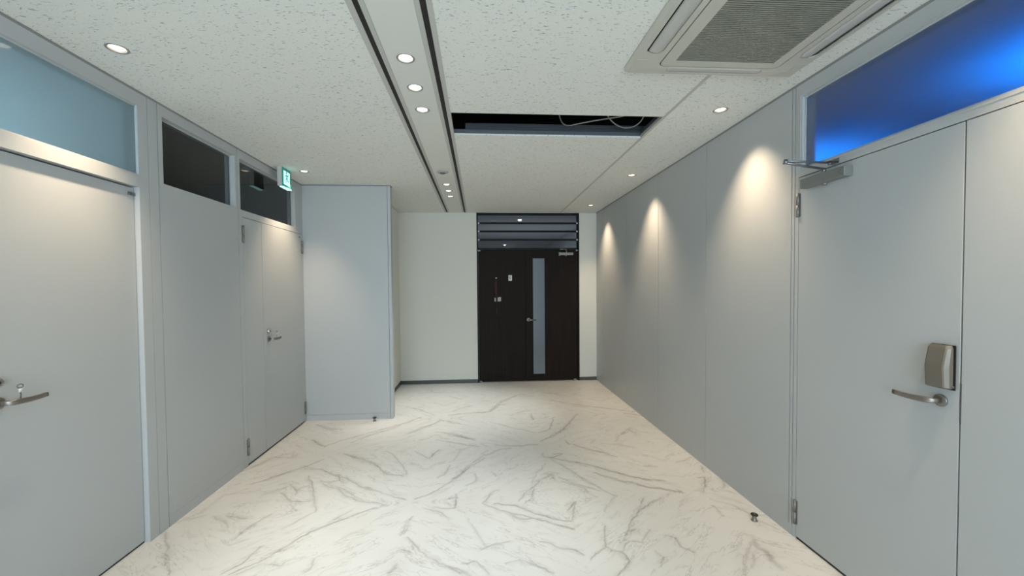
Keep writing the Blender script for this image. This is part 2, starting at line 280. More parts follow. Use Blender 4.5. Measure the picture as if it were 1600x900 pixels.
# ---- wall strokes of the floor veins: polylines on the floor, in metres
def unproj_floor(u, v):
    f, cx, cy, yaw, pitch, roll, h = 650.0, 793.1, 465.5, 0.06657, -0.02685, 0.00823, 1.524
    cyw, syw, cp, sp = math.cos(yaw), math.sin(yaw), math.cos(pitch), math.sin(pitch)
    F = np.array([syw*cp, cyw*cp, sp]); R = np.array([cyw, -syw, 0]); D = np.cross(F, R)
    cr, sr = math.cos(roll), math.sin(roll); R2 = R*cr+D*sr; D2 = -R*sr+D*cr
    w = F+R2*(u-cx)/f+D2*(v-cy)/f; t = -h/w[2]; return w[0]*t, w[1]*t
VEINS = {  # (scale, x origin, y origin): [(half width mm, darkness, points...)]
 (3.0, 240, 600): [
  (5,.5,(450,472),(540,445),(640,410),(720,385),(800,350)), (13,.35,(545,440),(640,410),(670,402)), (9,.3,(440,398),(560,345),(655,345),(660,315)),
  (6,.4,(400,415),(500,378),(560,345),(650,322)), (4,.38,(505,520),(610,487),(635,475)), (4,.42,(595,510),(650,550),(735,550)),
  (4,.4,(640,470),(670,500),(665,520)), (4,.4,(670,495),(730,475)), (5,.42,(725,430),(740,470),(752,540),(760,600)),
  (5,.45,(700,385),(780,400),(850,430),(900,440),(960,475),(1050,500),(1110,520),(1180,545)), (14,.35,(960,478),(1010,495),(1060,503)),(12,.3,(700,395),(760,402)),
  (5,.5,(780,455),(830,465),(870,450),(900,465)), (5,.8,(870,425),(872,452)), (5,.48,(790,470),(860,490),(900,525),(960,545),(1050,560),(1110,573)),
  (5,.4,(800,458),(860,480),(985,545)),
  (6,.5,(890,325),(940,345),(980,350),(1030,375),(1100,425),(1180,430)), (16,.42,(895,328),(950,345),(1005,360)), (4,.35,(1090,315),(1130,335),(1160,375),(1190,425)),
  (9,.55,(745,262),(770,280),(800,293)), (4,.48,(795,295),(880,265),(990,235),(1100,205),(1190,178),(1260,155)), (7,.42,(925,275),(1000,245),(1100,215),(1220,170)),
  (8,.4,(760,190),(830,215),(860,225)), (4,.5,(760,190),(820,205),(885,213)), (6,.45,(1200,230),(1260,210),(1330,180),(1345,165)),
  (7,.5,(1325,225),(1400,235),(1500,260)), (4,.45,(1325,260),(1400,275),(1530,293)), (4,.52,(1225,540),(1330,500),(1400,455),(1480,390),(1560,345)),
  (4,.4,(1330,440),(1360,425),(1390,380)), (4,.42,(1320,578),(1370,582),(1410,582),(1420,515)), (5,.48,(1190,718),(1250,780),(1340,840),(1420,865),(1480,885)),
  (12,.35,(1450,880),(1490,895)), (4,.5,(1045,580),(960,608),(900,630),(740,690),(690,715),(640,750),(500,835),(350,895)), (9,.3,(590,785),(630,772)),
  (6,.3,(930,595),(840,635)), (3,.3,(760,600),(690,630),(600,680)), (5,.4,(375,730),(430,680),(480,650),(560,605)), (7,.4,(425,685),(480,655)),
  (6,.38,(345,620),(400,628),(440,630)), (5,.35,(280,620),(330,645),(355,670)), (4,.42,(500,760),(460,800),(400,850),(310,893)), (4,.4,(390,895),(450,870),(520,840),(600,850),(650,820)),
  (6,.4,(58,690),(62,740),(70,780),(62,830),(68,895)), (5,.35,(1210,620),(1150,715)), (7,.3,(1200,650),(1165,710)), (18,.32,(1145,840),(1125,870),(1100,890)), (5,.35,(1165,775),(1225,800)),
  (6,.35,(750,820),(740,860),(710,885)), (3,.25,(130,640),(230,600),(330,520),(500,500)), (7,.22,(610,780),(660,760)), (9,.45,(1335,310),(1290,345)), (3,.35,(1225,315),(1260,335),(1290,350)),
  (4,.25,(1260,580),(1350,605),(1400,635)), (3,.25,(640,560),(665,595)), (3,.22,(1010,425),(1040,460)), (4,.25,(100,650),(180,630),(250,612)), (4,.2,(850,745),(930,700),(1040,690)), (10,.28,(0,860),(15,855)) ],
 (2.904, 700, 590): [
  (5,.5,(160,570),(200,525),(230,510)), (4,.5,(160,572),(240,600),(330,625),(450,655),(575,690)), (5,.55,(205,573),(300,580),(400,615),(480,640),(560,655)), (4,.4,(240,600),(330,640),(430,640)),
  (6,.45,(575,560),(572,600),(565,650)), (7,.5,(545,605),(570,560)), (6,.42,(320,560),(370,510),(420,465),(475,430)), (4,.4,(345,570),(380,550),(390,500)), (14,.35,(440,455),(470,440),(488,465)),
  (7,.6,(465,365),(560,380),(660,400),(740,425),(850,455),(990,470)), (4,.6,(660,430),(720,450),(800,470),(900,495),(1070,522)), (7,.6,(660,400),(690,412)), (9,.5,(870,458),(930,468)),
  (4,.42,(465,370),(540,410),(600,450),(680,495),(760,540)), (4,.38,(505,450),(570,480),(690,515)), (4,.38,(575,430),(600,455),(640,480),(700,500)), (3,.35,(520,470),(610,500),(680,545)),
  (6,.45,(430,345),(435,360),(460,365),(520,345),(470,348)), (5,.45,(960,545),(870,600),(840,640),(800,740),(880,743)), (12,.45,(825,700),(855,690)), (4,.3,(920,690),(880,740)),
  (4,.5,(710,670),(717,720),(715,770),(750,780),(790,790),(820,830),(800,870),(770,898)), (4,.4,(715,770),(680,795),(650,828)), (4,.4,(790,785),(805,755),(840,740)),
  (4,.48,(425,740),(530,775),(580,790),(620,808)), (4,.4,(150,780),(210,760),(280,740)), (8,.25,(195,762),(250,760)), (4,.4,(260,840),(340,825),(430,870),(480,895)), (4,.38,(60,840),(130,835),(190,890)),
  (10,.38,(0,860),(50,880),(100,893)), (8,.5,(0,260),(60,270),(120,283)), (4,.5,(0,292),(70,302),(140,313)), (4,.42,(85,405),(150,360),(240,325),(290,320)),
  (7,.4,(10,475),(60,430),(90,405)), (5,.4,(0,550),(35,545),(25,580)), (4,.35,(80,490),(130,465),(120,435)), (3,.4,(190,200),(280,225),(400,250)), (4,.48,(215,305),(300,310),(410,303)),
  (5,.52,(420,290),(450,275),(510,245),(590,165)), (3,.42,(410,250),(460,235),(480,180)), (5,.48,(460,100),(530,115),(640,130),(720,140),(850,155)), (6,.4,(540,125),(640,135)), (5,.45,(800,160),(880,175)),
  (6,.48,(200,150),(250,105),(330,75),(390,85)), (7,.5,(110,160),(180,155)), (4,.35,(240,125),(270,120)), (6,.45,(420,65),(530,80)), (5,.42,(760,290),(775,265),(800,245),(830,225)),
  (12,.4,(815,235),(860,255)), (8,.5,(570,305),(640,325),(700,340),(770,360)), (12,.35,(630,325),(700,338)), (6,.45,(535,285),(545,302)), (4,.35,(880,400),(950,403)), (4,.4,(1035,385),(1105,362)),
  (7,.55,(1170,522),(1167,485),(1165,450),(1130,455)), (5,.4,(1160,430),(1150,400)), (9,.4,(1225,455),(1245,465),(1260,490)), (3,.32,(1190,550),(1240,562),(1300,580),(1380,630),(1500,690)), (4,.35,(1205,580),(1255,630)),
  (5,.4,(990,715),(1030,730),(1055,770),(1120,793)), (5,.38,(940,785),(985,820),(970,860)), (24,.38,(1390,742),(1415,780),(1440,790),(1475,830),(1525,870)), (17,.33,(1380,750),(1355,800),(1352,850),(1350,895)), (12,.33,(1385,795),(1388,830),(1385,865)),
  (6,.4,(885,545),(875,575)), (5,.3,(750,545),(710,610)), (8,.55,(378,168),(386,192)), (7,.35,(310,160),(370,150)), (4,.25,(90,640),(140,720),(170,760)), (3,.3,(440,390),(400,440),(380,480)), (5,.3,(900,290),(915,292)),
  (3,.25,(700,300),(760,305),(850,315)), (3,.28,(0,200),(80,215),(150,232)), (4,.3,(200,430),(215,445)), (4,.25,(20,380),(60,330),(110,310)) ],
 (3.077, 540, 590): [
  (6,.5,(300,268),(370,240),(430,220),(460,205)), (12,.55,(455,204),(475,208)), (6,.45,(475,205),(500,212),(525,222)), (4,.4,(290,140),(360,155),(430,183)), (6,.5,(500,180),(600,170),(690,165),(720,135),(750,120),(820,85)),
  (4,.4,(350,75),(430,70),(520,72)), (5,.35,(500,90),(560,105)), (4,.4,(520,160),(560,145),(610,135)), (5,.35,(820,90),(900,92)), (4,.3,(640,110),(700,115)), (5,.3,(415,60),(420,75)) ],
}
def build_floor():
    x0, x1, y0, y1, d = -2.06, 1.94, 1.9, 6.7, 0.0065
    nx, ny = int((x1-x0)/d)+1, int((y1-y0)/d)+1
    V = np.zeros((ny, nx), np.float32)
    gx, gy = 24, 24
    def vnoise(scale, seed):
        r = np.random.default_rng(seed); g = r.standard_normal((int((y1-y0)/scale)+4, int((x1-x0)/scale)+4))
        def f(x, y):
            a, b = (y-y0)/scale+1, (x-x0)/scale+1; i, j = int(a), int(b)
            s, t = a-math.floor(a), b-math.floor(b); i %= g.shape[0]-1; j %= g.shape[1]-1
            return (g[i, j]*(1-s)*(1-t)+g[i+1, j]*s*(1-t)+g[i, j+1]*(1-s)*t+g[i+1, j+1]*s*t)
        return f
    nA, nB, nC, nD = vnoise(.06, 1), vnoise(.06, 2), vnoise(.02, 3), vnoise(.025, 4)
    def blob(px, py, r, k):
        i0, i1 = int((py-r*2.4-y0)/d), int((py+r*2.4-y0)/d)+2; j0, j1 = int((px-r*2.4-x0)/d), int((px+r*2.4-x0)/d)+2
        i0, j0 = max(i0, 0), max(j0, 0); i1, j1 = min(i1, ny), min(j1, nx)
        if i0 >= i1 or j0 >= j1: return
        yy = y0+d*np.arange(i0, i1)[:, None]; xx = x0+d*np.arange(j0, j1)[None, :]
        g = k*np.exp(-((xx-px)**2+(yy-py)**2)/(r*r))
        V[i0:i1, j0:j1] = np.maximum(V[i0:i1, j0:j1], g)
    for (s, ox, oy), strokes in VEINS.items():
        for st in strokes:
            hw, k = st[0]/1000*1.05, min(.9, st[1]*1.25)
            P = [unproj_floor(ox+p[0]/s, oy+p[1]/s) for p in st[2:]]
            total = sum(math.dist(P[i], P[i+1]) for i in range(len(P)-1)) or 1
            run = 0
            for a, b in zip(P[:-1], P[1:]):
                L = math.dist(a, b); n = max(2, int(L/0.004))
                for q in range(n):
                    t = q/n; x = a[0]+(b[0]-a[0])*t; y = a[1]+(b[1]-a[1])*t
                    x += nA(x, y)*.006+nC(x, y)*.003; y += nB(x, y)*.006+nD(x, y)*.003
                    e = (run+L*t)/total; taper = 0.45+0.55*math.sin(math.pi*min(max(e, .03), .97))
                    blob(x, y, max(hw*taper*(1+.35*nC(y, x)), .0055), k*(.72+.28*taper)*(1+.22*nA(x, y)))
                    if q % 3 == 0: blob(x+nB(y, x)*.012, y+nC(y, x)*.01, hw*2.6*taper+.008, k*.22*(1+.5*nA(y, x)))
                run += L
            # feathery side strands running beside the main line
            for rep in range(2 if hw > .0045 else 1):
                off = (rep*2-1)*(.010+hw*1.3); sa = rng.uniform(0, .35); sb = rng.uniform(.6, 1.0)
                run = 0
                for a, b in zip(P[:-1], P[1:]):
                    L = math.dist(a, b) or 1e-6; n = max(2, int(L/0.005)); ux, uy = -(b[1]-a[1])/L, (b[0]-a[0])/L
                    for q in range(n):
                        t = q/n; e = (run+L*t)/total
                        if e < sa or e > sb: continue
                        x = a[0]+(b[0]-a[0])*t; y = a[1]+(b[1]-a[1])*t
                        w = off*math.sin(math.pi*(e-sa)/(sb-sa))*(1+.5*nC(x, y)); x += ux*w+nA(y, x)*.008+nD(x, y)*.003; y += uy*w+nB(y, x)*.008+nC(x, y)*.003
                        blob(x, y, .0050, k*.48*(.6+.5*abs(nD(x, y))))
                    run += L
    V = np.clip(V, 0, 1)
    xs = x0+d*np.arange(nx); ys = y0+d*np.arange(ny)
    X, Y = np.meshgrid(xs, ys); co = np.stack([X, Y, np.zeros_like(X)], -1).reshape(-1, 3)
    idx = np.arange(nx*ny).reshape(ny, nx)
    q = np.stack([idx[:-1, :-1], idx[:-1, 1:], idx[1:, 1:], idx[1:, :-1]], -1).reshape(-1, 4)
    # rest of the floor behind and beside the camera: two plain quads joined to the same mesh
    ex = np.array([(x0, YR-.2, 0), (x1, YR-.2, 0), (x1, y0, 0), (x0, y0, 0)]); n0 = len(co)
    co = np.vstack([co, ex]); q = np.vstack([q, [[n0, n0+1, n0+2, n0+3]]])
    me = bpy.data.meshes.new('floor'); me.vertices.add(len(co)); me.vertices.foreach_set('co', co.astype(np.float32).ravel())
    me.loops.add(len(q)*4); me.loops.foreach_set('vertex_index', q.astype(np.int32).ravel())
    me.polygons.add(len(q)); me.polygons.foreach_set('loop_start', np.arange(0, len(q)*4, 4, dtype=np.int32))
    me.update(calc_edges=True)
    at = me.attributes.new('vein', 'FLOAT', 'POINT'); at.data.foreach_set('value', np.concatenate([V.ravel(), np.zeros(4)]).astype(np.float32))
    me.materials.append(M['marble']); o = bpy.data.objects.new('floor', me); COL.objects.link(o); tag(o, kind='structure')
build_floor()
obj('floor', B(-2.06, 1.94, YR-.2, 6.7, -0.10, -0.004), 'plenum')['kind'] = 'structure'

# ---- ceiling: boards with round holes for the downlights
TRIO = [2.196, 2.512, 2.818, 4.839, 5.158, 5.465, -0.45, -0.14, 0.17]
XT = -0.368
WR = [(1.628, 2.729), (1.628, 4.370), (1.628, 6.010), (1.628, 1.09), (1.628, -0.55)]
WL = [(-1.752, 2.182), (-1.752, 4.347), (-1.752, 0.02)]
HR = 0.041
def board(name, mat, x0, x1, y0, y1, holes=(), z=H, t=0.012, parent=None):
    bm = bmesh.new(); es = []
    def ring(pts):
        vs = [bm.verts.new((x, y, z)) for x, y in pts]
        for i in range(len(vs)): es.append(bm.edges.new((vs[i], vs[(i+1) % len(vs)])))
    ring([(x0, y0), (x1, y0), (x1, y1), (x0, y1)])
    for (hx, hy, r) in holes: ring([(hx+r*math.cos(a*2*math.pi/32), hy+r*math.sin(a*2*math.pi/32)) for a in range(32)])
    bmesh.ops.triangle_fill(bm, use_beauty=True, use_dissolve=False, edges=es)
    r = bmesh.ops.extrude_face_region(bm, geom=list(bm.faces))
    bmesh.ops.translate(bm, verts=[v for v in r['geom'] if isinstance(v, bmesh.types.BMVert)], vec=(0, 0, t))
    bmesh.ops.recalc_face_normals(bm, faces=bm.faces)
    me = bpy.data.meshes.new(name); bm.to_mesh(me); bm.free(); me.materials.append(M[mat])
    o = bpy.data.objects.new(name, me); COL.objects.link(o); tag(o, kind='structure'); return o
GX0, GX1, GY0, GY1 = -0.186, 1.283, 2.855, 3.262      # the missing ceiling board
board('ceiling', 'ceil', XL-.1, -0.537, YR, YB, [(x, y, HR) for x, y in WL])
board('ceiling', 'ceil', -0.184, 1.288, YR, GY0)
board('ceiling', 'ceil', -0.184, 1.288, GY1, YB)
board('ceiling', 'ceil', 1.306, XR+.1, YR, YB, [(x, y, HR) for x, y in WR])
board('ceiling', 'white', -0.462, -0.260, YR, YB, [(XT, y, HR) for y in TRIO], z=H-.001)
for k, (a, b) in enumerate([(-0.539, -0.511), (-0.486, -0.463), (-0.259, -0.236), (-0.209, -0.184)]):
    tag(obj('trim_1', B(a, b, YR, YB, H-.003, H+.02), 'tbar'), kind='structure')
for a, b in [(-0.511, -0.486), (-0.236, -0.209)]:
    tag(obj('trim_2', B(a+.0002, b-.0002, YR, YB, H-.0015, H+.03), 'black'), kind='structure')
tag(obj('trim_3', B(1.286, 1.308, YR, YB, H-.0015, H+.02), 'tbar'), kind='structure')
# dark void above the boards
v = MB(); v.box(XL-.3, XR+.3, YR, YB+.1, 3.35, 3.40); v.box(XL-.35, XL-.3, YR, YB, 2.72, 3.4); v.box(XR+.3, XR+.35, YR, YB, 2.72, 3.4)
v.box(XL-.3, XR+.3, YB+.1, YB+.15, 2.72, 3.4); v.box(XL-.3, XR+.3, YR-.05, YR, 2.72, 3.4)
tag(obj('ceiling', v, 'plenum'), kind='structure')

# ---- partition walls (panels standing in front of a grooved core)
G = 0.0065
def panel_x(mb, xs, xd, y0, y1, z0, z1): mb.box(xs, xs+xd, y0+G/2, y1-G/2, z0, z1)
# RIGHT wall: plain panels beyond Y=2.397; door set from 1.03 to 2.371
mb = MB()
js = [2.397, 3.3434, 4.2735, 5.242, 6.21, YB]
for a, b in zip(js[:-1], js[1:]): mb.box(XR, XR+.012, a+G/2, b-G/2, 0.062, H-.014)
mb.box(XR+.0004, XR+.012, 2.371, YB, 0.0, 0.062)
mb.box(XR, XR+.012, 2.371+G/2, 2.397-G/2, 0.062, H-.014)
for a, b in [(YR, -2.6), (-2.6, -1.7), (-1.7, -.8), (-.8, .1), (.1, 1.0)]: mb.box(XR, XR+.012, a+G/2, b-G/2, 0.062, H-.014)
mb.box(XR+.0004, XR+.012, YR, 1.0, 0, .062)
tag(obj('wall_right', mb, 'panel'), kind='structure')
mb = MB(); mb.box(XR+.006, XR+PT, 2.371, YB+.1, 0, H); mb.box(XR+.006, XR+PT, YR, 1.0, 0, H)
tag(obj('wall_right', mb, 'groove'), kind='structure')
tag(obj('trim_4', B(XR-.001, XR+.008, YR, YB, H-.0145, H-.001), 'shadowline'), kind='structure')
# LEFT wall
mb = MB()
mb.box(XL-.012, XL, 2.627+.062, 2.766-G/2, 0.0, H-.014)
W1 = (2.805, 3.594, 2.195, 2.623); W2 = (3.658, 4.703, 2.190, 2.621)
def around(mb, y0, y1, z0, z1, w, xs=XL-.012, xe=XL):
    a, b, c, d = w
    mb.box(xs, xe, y0, y1, z0, c); mb.box(xs, xe, y0, y1, d, z1); mb.box(xs, xe, y0, a, c, d); mb.box(xs, xe, b, y1, c, d)
around(mb, 2.766+G/2, 3.622-G/2, 0.068, H-.014, W1)
mb.box(XL-.012, XL-.0006, 2.766+G/2, 3.622-G/2, 0, 0.0665)
for a, b in [(YR, -2.6), (-2.6, -1.7), (-1.7, -.8), (-.8, .1), (.1, 1.0), (1.0, 1.70)]: mb.box(XL-.012, XL, a+G/2, b-G/2, 0.0, H-.014)
tag(obj('wall_left', mb, 'panel'), kind='structure')
mb = MB(); mb.box(XL-PT, XL-.006, 2.689, 2.803, 0, H); mb.box(XL-PT, XL-.006, 2.803, 3.596, 0, 2.193); mb.box(XL-PT, XL-.006, 2.803, 3.596, 2.625, H); mb.box(XL-PT, XL-.006, 3.596, 3.624, 0, H)
mb.box(XL-PT, XL-.006, YR, 1.70, 0, H); mb.box(XL-PT, XL-.006, YP-.02, YP+.05, 0, H)
tag(obj('wall_left', mb, 'groove'), kind='structure')
tag(obj('trim_5', B(XL-.008, XL+.001, YR, YP, H-.0145, H-.001), 'shadowline'), kind='structure')
# projecting partition facing the camera
mb = MB(); mb.box(XL, -1.0520, YP, YP+.012, 0.068, H-.014); mb.box(XL, -1.0520, YP+.0006, YP+.012, 0, 0.0665); mb.box(-1.0475, -1.017, YP-.001, YP+.085, 0, H-.010)
mb.box(XL-.1, -1.05, YP+.05, YP+.085, 0, H-.014)
tag(obj('wall_partition', mb, 'panel'), kind='structure')
tag(obj('wall_partition', B(XL, -1.0475, YP+.006, YP+.052, 0, H), 'groove'), kind='structure')
tag(obj('trim_6', B(XL, -1.012, YP-.004, YP+.088, H-.0145, H-.001), 'shadowline'), kind='structure')
# recess side wall and back wall, cream wallpaper
tag(obj('wall_left', B(XB-.1, XB, YP+.085, YB+.1, 0, H), 'wallpaper'), kind='structure')
DX0, DX1 = -0.042, 1.598
mb = MB(); mb.box(XB-.1, DX0, YB, YB+.1, 0, H); mb.box(DX1, XR+.1, YB, YB+.1, 0, H)
tag(obj('wall_back', mb, 'wallpaper'), kind='structure')
tag(obj('baseboard_back', B(XB, DX0, YB-.006, YB, 0, 0.058), 'baseboard', bevel=.0015), kind='structure')
tag(obj('baseboard_back', B(DX1, XR, YB-.006, YB, 0, 0.058), 'baseboard', bevel=.0015), kind='structure')
tag(obj('baseboard_left', B(XB, XB+.006, YP+.085, YB-.006, 0, 0.058), 'baseboard', bevel=.0015), kind='structure')
tag(obj('trim_7', B(XB, XR, YB-.006, YB, H-.007, H-.0005), 'tbar'), kind='structure')
tag(obj('trim_8', B(XB, XB+.006, YP+.09, YB, H-.007, H-.0005), 'tbar'), kind='structure')
# rear wall behind the camera, opened for the added fill light
mb = MB(); mb.box(XL-.1, -1.45, YR-.1, YR, 0, H); mb.box(1.65, XR+.1, YR-.1, YR, 0, H); mb.box(-1.45, 1.65, YR-.1, YR, 0, .38); mb.box(-1.45, 1.65, YR-.1, YR, 2.52, H)
tag(obj('wall_rear', mb, 'wallpaper'), kind='structure')
t = thing('fill_window', (0.1, YR, .38), kind='structure')  # unseen window added to frame the rear fill light
mb = MB()
for x in (-1.45, -.44, .58, 1.61): mb.box(x, x+.04, YR-.08, YR-.03, .38, 2.52)
mb.box(-1.45, 1.65, YR-.08, YR-.03, .38, .42); mb.box(-1.45, 1.65, YR-.08, YR-.03, 2.48, 2.52)
obj('window_frame', mb, 'tbar', t)
# neighbouring rooms and the lobby
def room(nm, x0, x1, y0, y1, mat, cm, z=2.7, open_side=None):
    mb = MB(); mb.box(x0, x1, y0, y1, -.1, -.01)
    tag(obj('floor', mb, mat), kind='structure'); tag(obj('ceiling', B(x0, x1, y0, y1, z, z+.02), cm), kind='structure')
    mb = MB()
    if open_side != 'xr': mb.box(x1, x1+.03, y0, y1, 0, z)
    if open_side != 'xl': mb.box(x0-.03, x0, y0, y1, 0, z)
    if open_side != 'yl': mb.box(x0, x1, y0-.03, y0, 0, z)
    mb.box(x0, x1, y1, y1+.03, 0, z)
    tag(obj(nm, mb, mat), kind='structure')
room('wall_meeting_room', XR+PT, 4.6, 0.2, 5.2, 'roomwhite', 'roomwhite', open_side='xl')
room('wall_office', -5.0, XL-PT, 0.5, 2.70, 'roomwhite', 'roomwhite', open_side='xr')
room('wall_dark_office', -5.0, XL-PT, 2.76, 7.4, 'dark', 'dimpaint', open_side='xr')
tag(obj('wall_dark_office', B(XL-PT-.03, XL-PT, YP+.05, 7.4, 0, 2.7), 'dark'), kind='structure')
room('wall_lobby', -1.2, XR+.1, YB+.1, 13.0, 'roomwhite', 'roomwhite', z=2.72, open_side='yl')

# ================================================================== WINDOWS
def frame_x(mb, x0, x1, y0, y1, z0, z1, w):
    mb.box(x0, x1, y0, y0+w, z0, z1); mb.box(x0, x1, y1-w, y1, z0, z1)
    mb.box(x0, x1, y0+w, y1-w, z0, z0+w); mb.box(x0, x1, y0+w, y1-w, z1-w, z1)
def window_x(nm, side, w, pane, gx, fw=0.006, label=None):
    # side: -1 left wall, +1 right wall; w = opening (y0,y1,z0,z1); gx = depth of the pane behind the wall face
    y0, y1, z0, z1 = w; xs = XL if side < 0 else XR
    t = thing(nm, (xs, (y0+y1)/2, z0), label, None, kind='structure')
    mb = MB(); a, b = (xs-PT, xs-.002) if side < 0 else (xs+.002, xs+PT)
    frame_x(mb, a, b, y0-.003, y1+.003, z0-.003, z1+.003, fw)
    g = xs+side*gx
    frame_x(mb, g-.007, g+.007, y0, y1, z0, z1, fw+.006)
    obj('window_frame', mb, 'frame', t)
    obj('window_seal', (lambda m: (frame_x(m, g-.0075, g-.004, y0+.003, y1-.003, z0+.003, z1-.003, fw+.006), m)[1])(MB()), 'groove', t) if pane == 'glass_clear' else None
    obj('pane', B(g-.003, g+.003, y0+fw+.001, y1-fw-.001, z0+fw+.001, z1-fw-.001), pane, t)
    return t
window_x('window_2', -1, W1, 'glass_clear', 0.042, label='left of the two clear dark transom windows on the left wall')
window_x('window_3', -1, W2, 'glass_clear', 0.042, label='clear dark transom window above the double door, behind the exit sign')
window_x('window_1', -1, (1.72, 2.630, 2.200, 2.609), 'glass_teal', 0.018, fw=.004, label='pale teal frosted transom window above the left single door')
window_x('window_4', 1, (1.06, 2.322, 2.195, 2.612), 'glass_blue', 0.020, fw=.005, label='glowing blue frosted transom window above the right double door')

# ================================================================== DOOR HARDWARE BUILDERS
def lever(parent, x, s, y, z, d, L, key=False):
    # s: +1 stands out towards +x (left wall), -1 towards -x ; d: direction of the lever along y
    r = MB(); r.lathe((x, y, z), (s, 0, 0), [(.0245, 0), (.0255, .002), (.0255, .007), (.0235, .009), (.0115, .0095)], 36, cap=True)
    pr = obj('handle_rose', r, 'steel', parent)
    h = MB(); pts = [(x+s*.008, y, z), (x+s*.030, y, z), (x+s*.044, y+d*.003, z), (x+s*.052, y+d*.012, z), (x+s*.054, y+d*.026, z)]
    for i in range(1, 9):
        t = i/8; pts.append((x+s*(.054+.001*t), y+d*(.026+(L-.026)*t), z-.003*math.sin(t*3.1)+.002*t))
    n = len(pts); hh = [.0095, .0095, .010, .0115, .012]+[.0118-.0018*i/7 for i in range(8)]; ww = [.0090, .0090, .0085, .0075, .0065]+[.0052]*8
    h.sweep(pts, ww, hh, 20, power=.38)
    return pr, obj('door_lever', h, 'steel', parent, bevel=.0)
def hinge(parent, x, s, y, z0, z1):
    m = MB(); zc = (z0+z1)/2
    m.cyl((x+s*.006, y, z0), (x+s*.006, y, zc-.0015), .0085, 18); m.cyl((x+s*.006, y, zc+.0015), (x+s*.006, y, z1), .0085, 18)
    m.cyl((x+s*.006, y, z0-.003), (x+s*.006, y, z1+.003), .0065, 14)
    m.box(x, x+s*.002, y-.016, y+.002, z0, z1)
    return obj('hinge', m, 'hinge', parent)
def key(x, s, y, z, label):
    m = MB(); m.sweep([(x, y, z), (x, y, z+.032)], .0030, .0012, 8, up=(1, 0, 0))
    m.box(x-.0012, x+.0012, y+.003, y+.0055, z+.006, z+.009); m.box(x-.0012, x+.0012, y+.003, y+.006, z+.013, z+.016)
    m.sweep([(x, y, z+.032), (x, y, z+.046)], .0055, .0016, 8, up=(1, 0, 0))
    ring = [(x, y+.012*math.cos(a), z+.055+.0085*math.sin(a)) for a in [i*math.pi/10 for i in range(21)]]
    m.sweep(ring, .0022, .0022, 8, up=(1, 0, 0), power=1)
    o = obj('key', m, 'darksteel'); c = MB(); c.sweep([(x, y, z+.028), (x, y, z+.045)], .0062, .0028, 8, up=(1, 0, 0), power=.4); obj('key_cover', c, 'whiteplastic', o); return tag(o, label, 'key', 'keys standing on the door levers')
def cylinder_lock(parent, x, s, y, z, r=.021):
    m = MB(); m.lathe((x, y, z), (s, 0, 0), [(r, 0), (r*1.02, .004), (r*.98, .012), (r*.80, .019), (r*.52, .022)], 32)
    o = obj('cylinder_lock', m, 'chrome', parent)
    obj('keyhole', B(x+s*.0215, x+s*.0235, y-.0012, y+.0012, z-.006, z+.006), 'rubber', o)
    return o

# ---- door_1: single door on the left, leaf set back 3 cm in its frame
t = thing('door_1', (XL, 2.19, 0), 'single grey door at the left edge under the pale teal transom', kind='structure')
mb = MB(); RY = 2.613
mb.box(XL-PT, XL, RY, 2.6885-G/2, 0, H-.014)                        # far jamb, running to the ceiling
mb.box(XL-PT, XL, 1.70, RY, 2.130, 2.198); mb.box(XL-PT, XL, 1.70, RY, 2.611, H-.014)
mb.box(XL-PT, XL, 1.70+G/2, 1.745, 0, 2.130); mb.box(XL-PT, XL, 1.70+G/2, 1.718, 2.198, H-.014)
mb.box(XL-.0002, XL+.0025, 1.76, RY+.022, 2.609, 2.618)
obj('door_frame', mb, 'frame', t)
LX = XL-.030
obj('door_leaf', B(LX-.036, LX, 1.750, RY-.005, .012, 2.122), 'panel', t, bevel=.0008)
obj('door_gap_dark', B(LX-.036, LX-.004, 1.750, RY-.002, .0, .014), 'rubber', t)  # added black strip painting in the shade of the gap under the leaf
obj('door_gap_dark', B(LX-.046, LX-.036, 1.74, RY+.01, 0, 2.14), 'groove', t)  # added dark sheet, shade of the leaf's edge gaps put into its colour
m = MB(); m.box(LX, LX+.012, RY-.050, RY-.006, 2.076, 2.080); m.box(LX, LX+.009, RY-.046, RY-.006, 2.084, 2.094)
obj('pivot_plate', m, 'darksteel', t)
lever(t, LX, 1, 1.878, 1.050, 1, .147)
cylinder_lock(t, LX, 1, 1.872, 1.138, .0225)
key(LX+.0545, 1, 1.914, 1.0600, 'small key standing on the lever of the leftmost door')

# ---- door_2: flush double door on the left wall
t = thing('door_2', (XL, 4.25, 0), 'flush grey double door on the left beneath the exit sign', kind='structure')
mb = MB()
mb.box(XL-.012, XL, 3.622+G/2, 3.6795, 0, 2.1345); mb.box(XL-.012, XL, 4.8525, YP, 0, 2.1345)
around(mb, 3.622+G/2, YP, 2.1345, H-.014, W2)
mb.box(XL-PT, XL-.012, 3.626, 3.6795, 0, 2.15); mb.box(XL-PT, XL-.012, 4.8525, YP-.021, 0, 2.15)
mb.box(XL-PT, XL-.012, 3.626, YP-.021, 2.1345, 2.188)
mb.box(XL-PT, XL-.012, 3.626, YP-.021, 2.623, H-.016); mb.box(XL-PT, XL-.012, 3.626, 3.656, 2.188, 2.623); mb.box(XL-PT, XL-.012, 4.705, YP-.021, 2.188, 2.623)
obj('door_frame', mb, 'frame', t)
obj('door_leaf', B(XL-.036, XL, 3.6825, 3.9835, .018, 2.1305), 'panel', t, bevel=.0008)
obj('door_leaf', B(XL-.036, XL, 3.9885, 4.8495, .018, 2.1305), 'panel', t, bevel=.0008)
obj('door_gap_dark', B(XL-.046, XL-.006, 3.682, 4.850, 0, .019), 'rubber', t)  # black strip added for the shaded gap beneath both leaves
